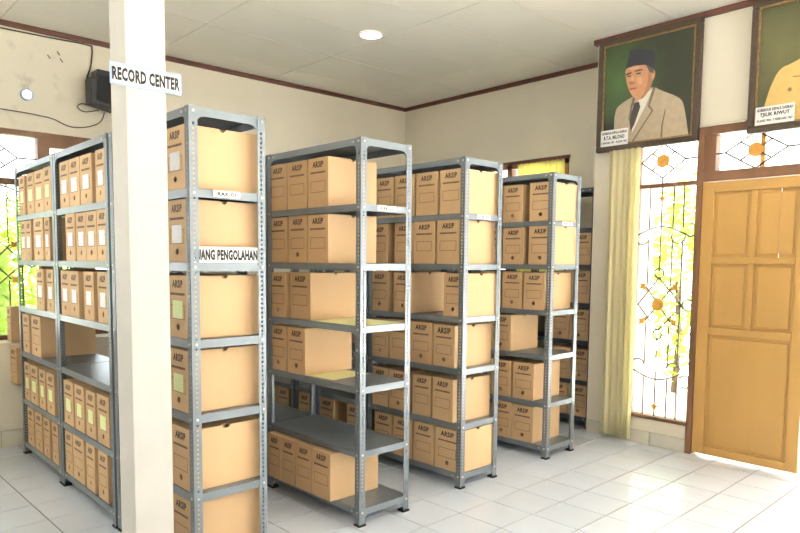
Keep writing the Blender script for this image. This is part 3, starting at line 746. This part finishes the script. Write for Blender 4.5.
P2 = [('jacket', 'khaki', [(-.335, -.374), (-.297, -.242), (-.271, -.137), (-.221, -.03), (-.146, -.013), (-.06, .03), (.06, .03), (.2, -.01), (.27, -.1), (.33, -.374)]),
 ('neck', 'shade', [(-.06, .03), (-.05, .1), (.07, .1), (.06, .03), (0, -.03)]),
 ('face', 'skin', [(-.1, .23), (-.1, .13), (-.06, .06), (0, .035), (.06, .06), (.1, .13), (.1, .23)]),
 ('cap', 'cap', [(-.105, .23), (-.09, .33), (.09, .33), (.105, .23)]),
 ('brow', 'line', [(-.07, .195), (-.02, .2), (-.02, .19), (-.07, .185)]), ('brow', 'line', [(.02, .2), (.07, .195), (.07, .185), (.02, .19)]), ('eye', 'line', [(-.06, .175), (-.025, .177), (-.025, .167), (-.06, .165)]), ('eye', 'line', [(.025, .177), (.06, .175), (.06, .165), (.025, .167)]), ('nose', 'shade', [(-.015, .17), (.0, .17), (.02, .115), (-.02, .115)]), ('mouth', 'lip', [(-.035, .085), (.035, .085), (.03, .075), (-.03, .075)]),
 ('placket', 'button', [(-.004, -.03), (.004, -.03), (.004, -.372), (-.004, -.372)]),
 ('pocket_flap', 'button', [(-.14, -.095), (-.09, -.1), (-.09, -.106), (-.14, -.101)]),
 ('button', 'button', [(-.153+.012*math.cos(t*math.pi/5), -.175+.013*math.sin(t*math.pi/5)) for t in range(10)])]
portrait(4.334, 2.675, 'framed portrait of a person in khaki jacket above the door', canvasmat('painted_olive_ground', lin(98, 96, 58), lin(66, 68, 40)), P2, (-.344, -.112, -.379, -.264),
         [('GUBERNUR KEPALA DAERAH', .81, .17, .92), ('TJILIK RIWUT', .52, .26, .76), ('30 JUNI 1958 - 7 FEBRUARI 1967', .2, .17, .92)])

# ------------------------------------------------------------------ fittings on wall and ceiling
RIM = MB().tube([(.085*math.cos(t*math.pi/14), .085*math.sin(t*math.pi/14), -.004) for t in range(28)], .006, 6, True).mesh('lamp_rim', M['rodwhite'])
DIF = MB().disc((0, 0, 0), (0, 0, -1), .083, .006, 28).mesh('lamp_diffuser', mat('lit_diffuser', (1, 1, 1), .5, emit=((.95, .97, 1), 12)))
for (x, y), lb in (((1.65, -1.922), 'round white downlight glowing in the ceiling above the shelf rows'),
                   ((4.2, -6.5), 'unseen fill downlight added in the ceiling behind the column'), ((6.8, -4.2), 'unseen fill downlight added in the ceiling by the side opening'), ((6.8, -6.5), 'unseen fill downlight added in the room corner behind the viewer')):  # all but the first are added out of view to brighten floor and ceiling
    lp = tag(empty('ceiling_downlight', (x, y, H-.004)), lb, 'lamp', 'ceiling downlights')
    put('lamp_rim', RIM, lp); put('lamp_diffuser', DIF, lp)
    l = bpy.data.lights.new('downlight_beam', 'AREA'); l.shape = 'DISK'; l.size = .15; l.energy = 5; l.color = (.97, .98, 1)
    o = bpy.data.objects.new('downlight_beam', l); COL.objects.link(o); o.parent = lp; o.location = (0, 0, -.012)
wl = tag(empty('wall_spotlight', (.0, -3.951, 2.619)), 'small round spotlight on the stained wall above the window', 'lamp')
MB().disc((0, 0, 0), (1, 0, 0), .042, .03, 20).build('lamp_housing', M['blueedge'], wl)
MB().disc((.03, 0, 0), (1, 0, 0), .031, .004, 20).build('lamp_lens', mat('lit_lens', (.95, .95, 1), .3, emit=((.93, .93, 1), 3)), wl)
sp = tag(empty('wall_speaker', (.0, -3.44, 2.70)), 'black box speaker mounted on the wall behind the column', 'speaker')
o = MB().prism([(-.1, -.1), (.12, -.14), (.12, .16), (-.05, .165), (-.06, .1), (-.1, .1)], (.06, 0, 0), (0, 1, 0), (0, 0, 1), (1, 0, 0), .14).build('speaker_cabinet', M['black'], sp); bevel(o, .006, 2)
MB().box(0, .06, -.02, .04, -.06, .06).build('wall_plate', M['black'], sp)
MB().prism([(-.06, -.075), (.1, -.1), (.1, .12), (-.05, .12)], (.2, 0, 0), (0, 1, 0), (0, 0, 1), (1, 0, 0), .004).build('speaker_grille', mat('dark_speaker_mesh', lin(34, 34, 36), .8, bump=.5, bscale=300), sp)
def smooth(pts, n=6):
    P = [Vector(p) for p in pts]; out = []
    for i in range(len(P)-1):
        a, b, c, d = P[max(i-1, 0)], P[i], P[i+1], P[min(i+2, len(P)-1)]
        for k in range(n):
            t = k/n; out.append(.5*((2*b)+(c-a)*t+(2*a-5*b+4*c-d)*t*t+(3*b-a-3*c+d)*t**3))
    return out+[P[-1]]
def cable(pts, r, label, x=.012): return tag(MB().tube(smooth([(x, y, z) for y, z in pts]), r, 6).build('cable', M['cable'], None), label, 'cable', 'cables on the stained wall')
cable([(-4.9, 3.07), (-4.109, 3.075), (-3.768, 3.08), (-3.5, 3.085), (-3.462, 3.06), (-3.475, 2.926), (-3.507, 2.828), (-3.505, 2.75), (-3.476, 2.69)], .0055, 'thick dark cable running below the ceiling strip down to the speaker')
cable([(-3.377, 2.575), (-3.411, 2.496), (-3.506, 2.443), (-3.642, 2.424), (-3.773, 2.467), (-3.928, 2.482), (-4.13, 2.488), (-4.6, 2.5)], .004, 'thin cable sagging from the speaker across the wall above the window')
cable([(-3.42, 2.587), (-3.533, 2.557), (-3.585, 2.588), (-3.547, 2.618), (-3.47, 2.606)], .004, 'small loop of cable at the bottom of the speaker')
for y, z, lb in ((-3.72, 2.99, 'dark hook highest on the wall left of the speaker'), (-3.70, 2.94, 'dark hook just under the highest hook left of the speaker'), (-3.79, 2.95, 'leftmost dark hook below the ceiling strip on the stained wall')):
    tag(MB().tube([(0, y, z), (.02, y+.012, z-.03)], .004, 5).build('wall_hook', M['iron']), lb, 'hook', 'hooks on the stained wall')

# ------------------------------------------------------------------ outside
mb = MB().box(-1.8, XR+2.4, YF-1.6, 1.6, H+.16, H+.3); mb.box(2.4, 5.4, 1.6, 4.2, H+.16, H+.3); struct(mb.build('roof', M['roof']), 'unseen flat roof slab, wide eaves and porch added as sun shade')  # eaves and porch added to keep sun off the windows and nearby ground
struct(MB().box(-14, 22, -22, 14, -.5, -.12).build('ground', M['ground']), 'yard outside the windows, assumed pale to bounce sunlight indoors')  # assumed pale so the sunlit ground throws light up to the ceiling
def shrub(loc, rad, n, m, label, seed):
    rnd = random.Random(seed); root = tag(empty('garden_shrub', loc), label, 'shrub', 'shrubs outside the windows')
    mb = MB()
    for _ in range(n):
        d = Vector((rnd.gauss(0, 1), rnd.gauss(0, 1), rnd.gauss(0, 1))).normalized()*rnd.uniform(.35, 1)**.6
        c = Vector((d.x*rad[0], d.y*rad[1], rad[2]*1.05+d.z*rad[2]))
        a = Vector((rnd.gauss(0, 1), rnd.gauss(0, 1), rnd.gauss(0, .6))).normalized(); b = a.cross(Vector((rnd.random(), rnd.random(), rnd.random()+.1))).normalized()
        L = rnd.uniform(.05, .11)
        mb.add([c-a*L, c+b*L*.4, c+a*L, c-b*L*.4], [(0, 1, 2, 3)])
    tag(mb.build('foliage', m, root), kind='stuff')
    MB().tube([(0, 0, 0), (.03, .02, rad[2]*.5), (0, 0, rad[2])], .035, 7).build('stem', M['bark'], root)
shrub((-2.2, -4.4, -.12), (.8, .8, 1.05), 5500, M['leaf2'], 'leafy green shrub outside the left window', 1)
shrub((-4.3, -3.1, -.12), (1.1, .8, 1.15), 4500, M['leaf'], 'yellow green shrub farther off outside the left window', 2)
shrub((-4.6, -5.0, -.12), (1.1, .95, 1.15), 4500, M['leaf'], 'low yellow green shrub at the left edge outside the window', 3)
shrub((2.2, 2.3, -.12), (.3, .4, 1.3), 700, M['leaf'], 'slender yellow green shrub outside the window beside the door', 4)
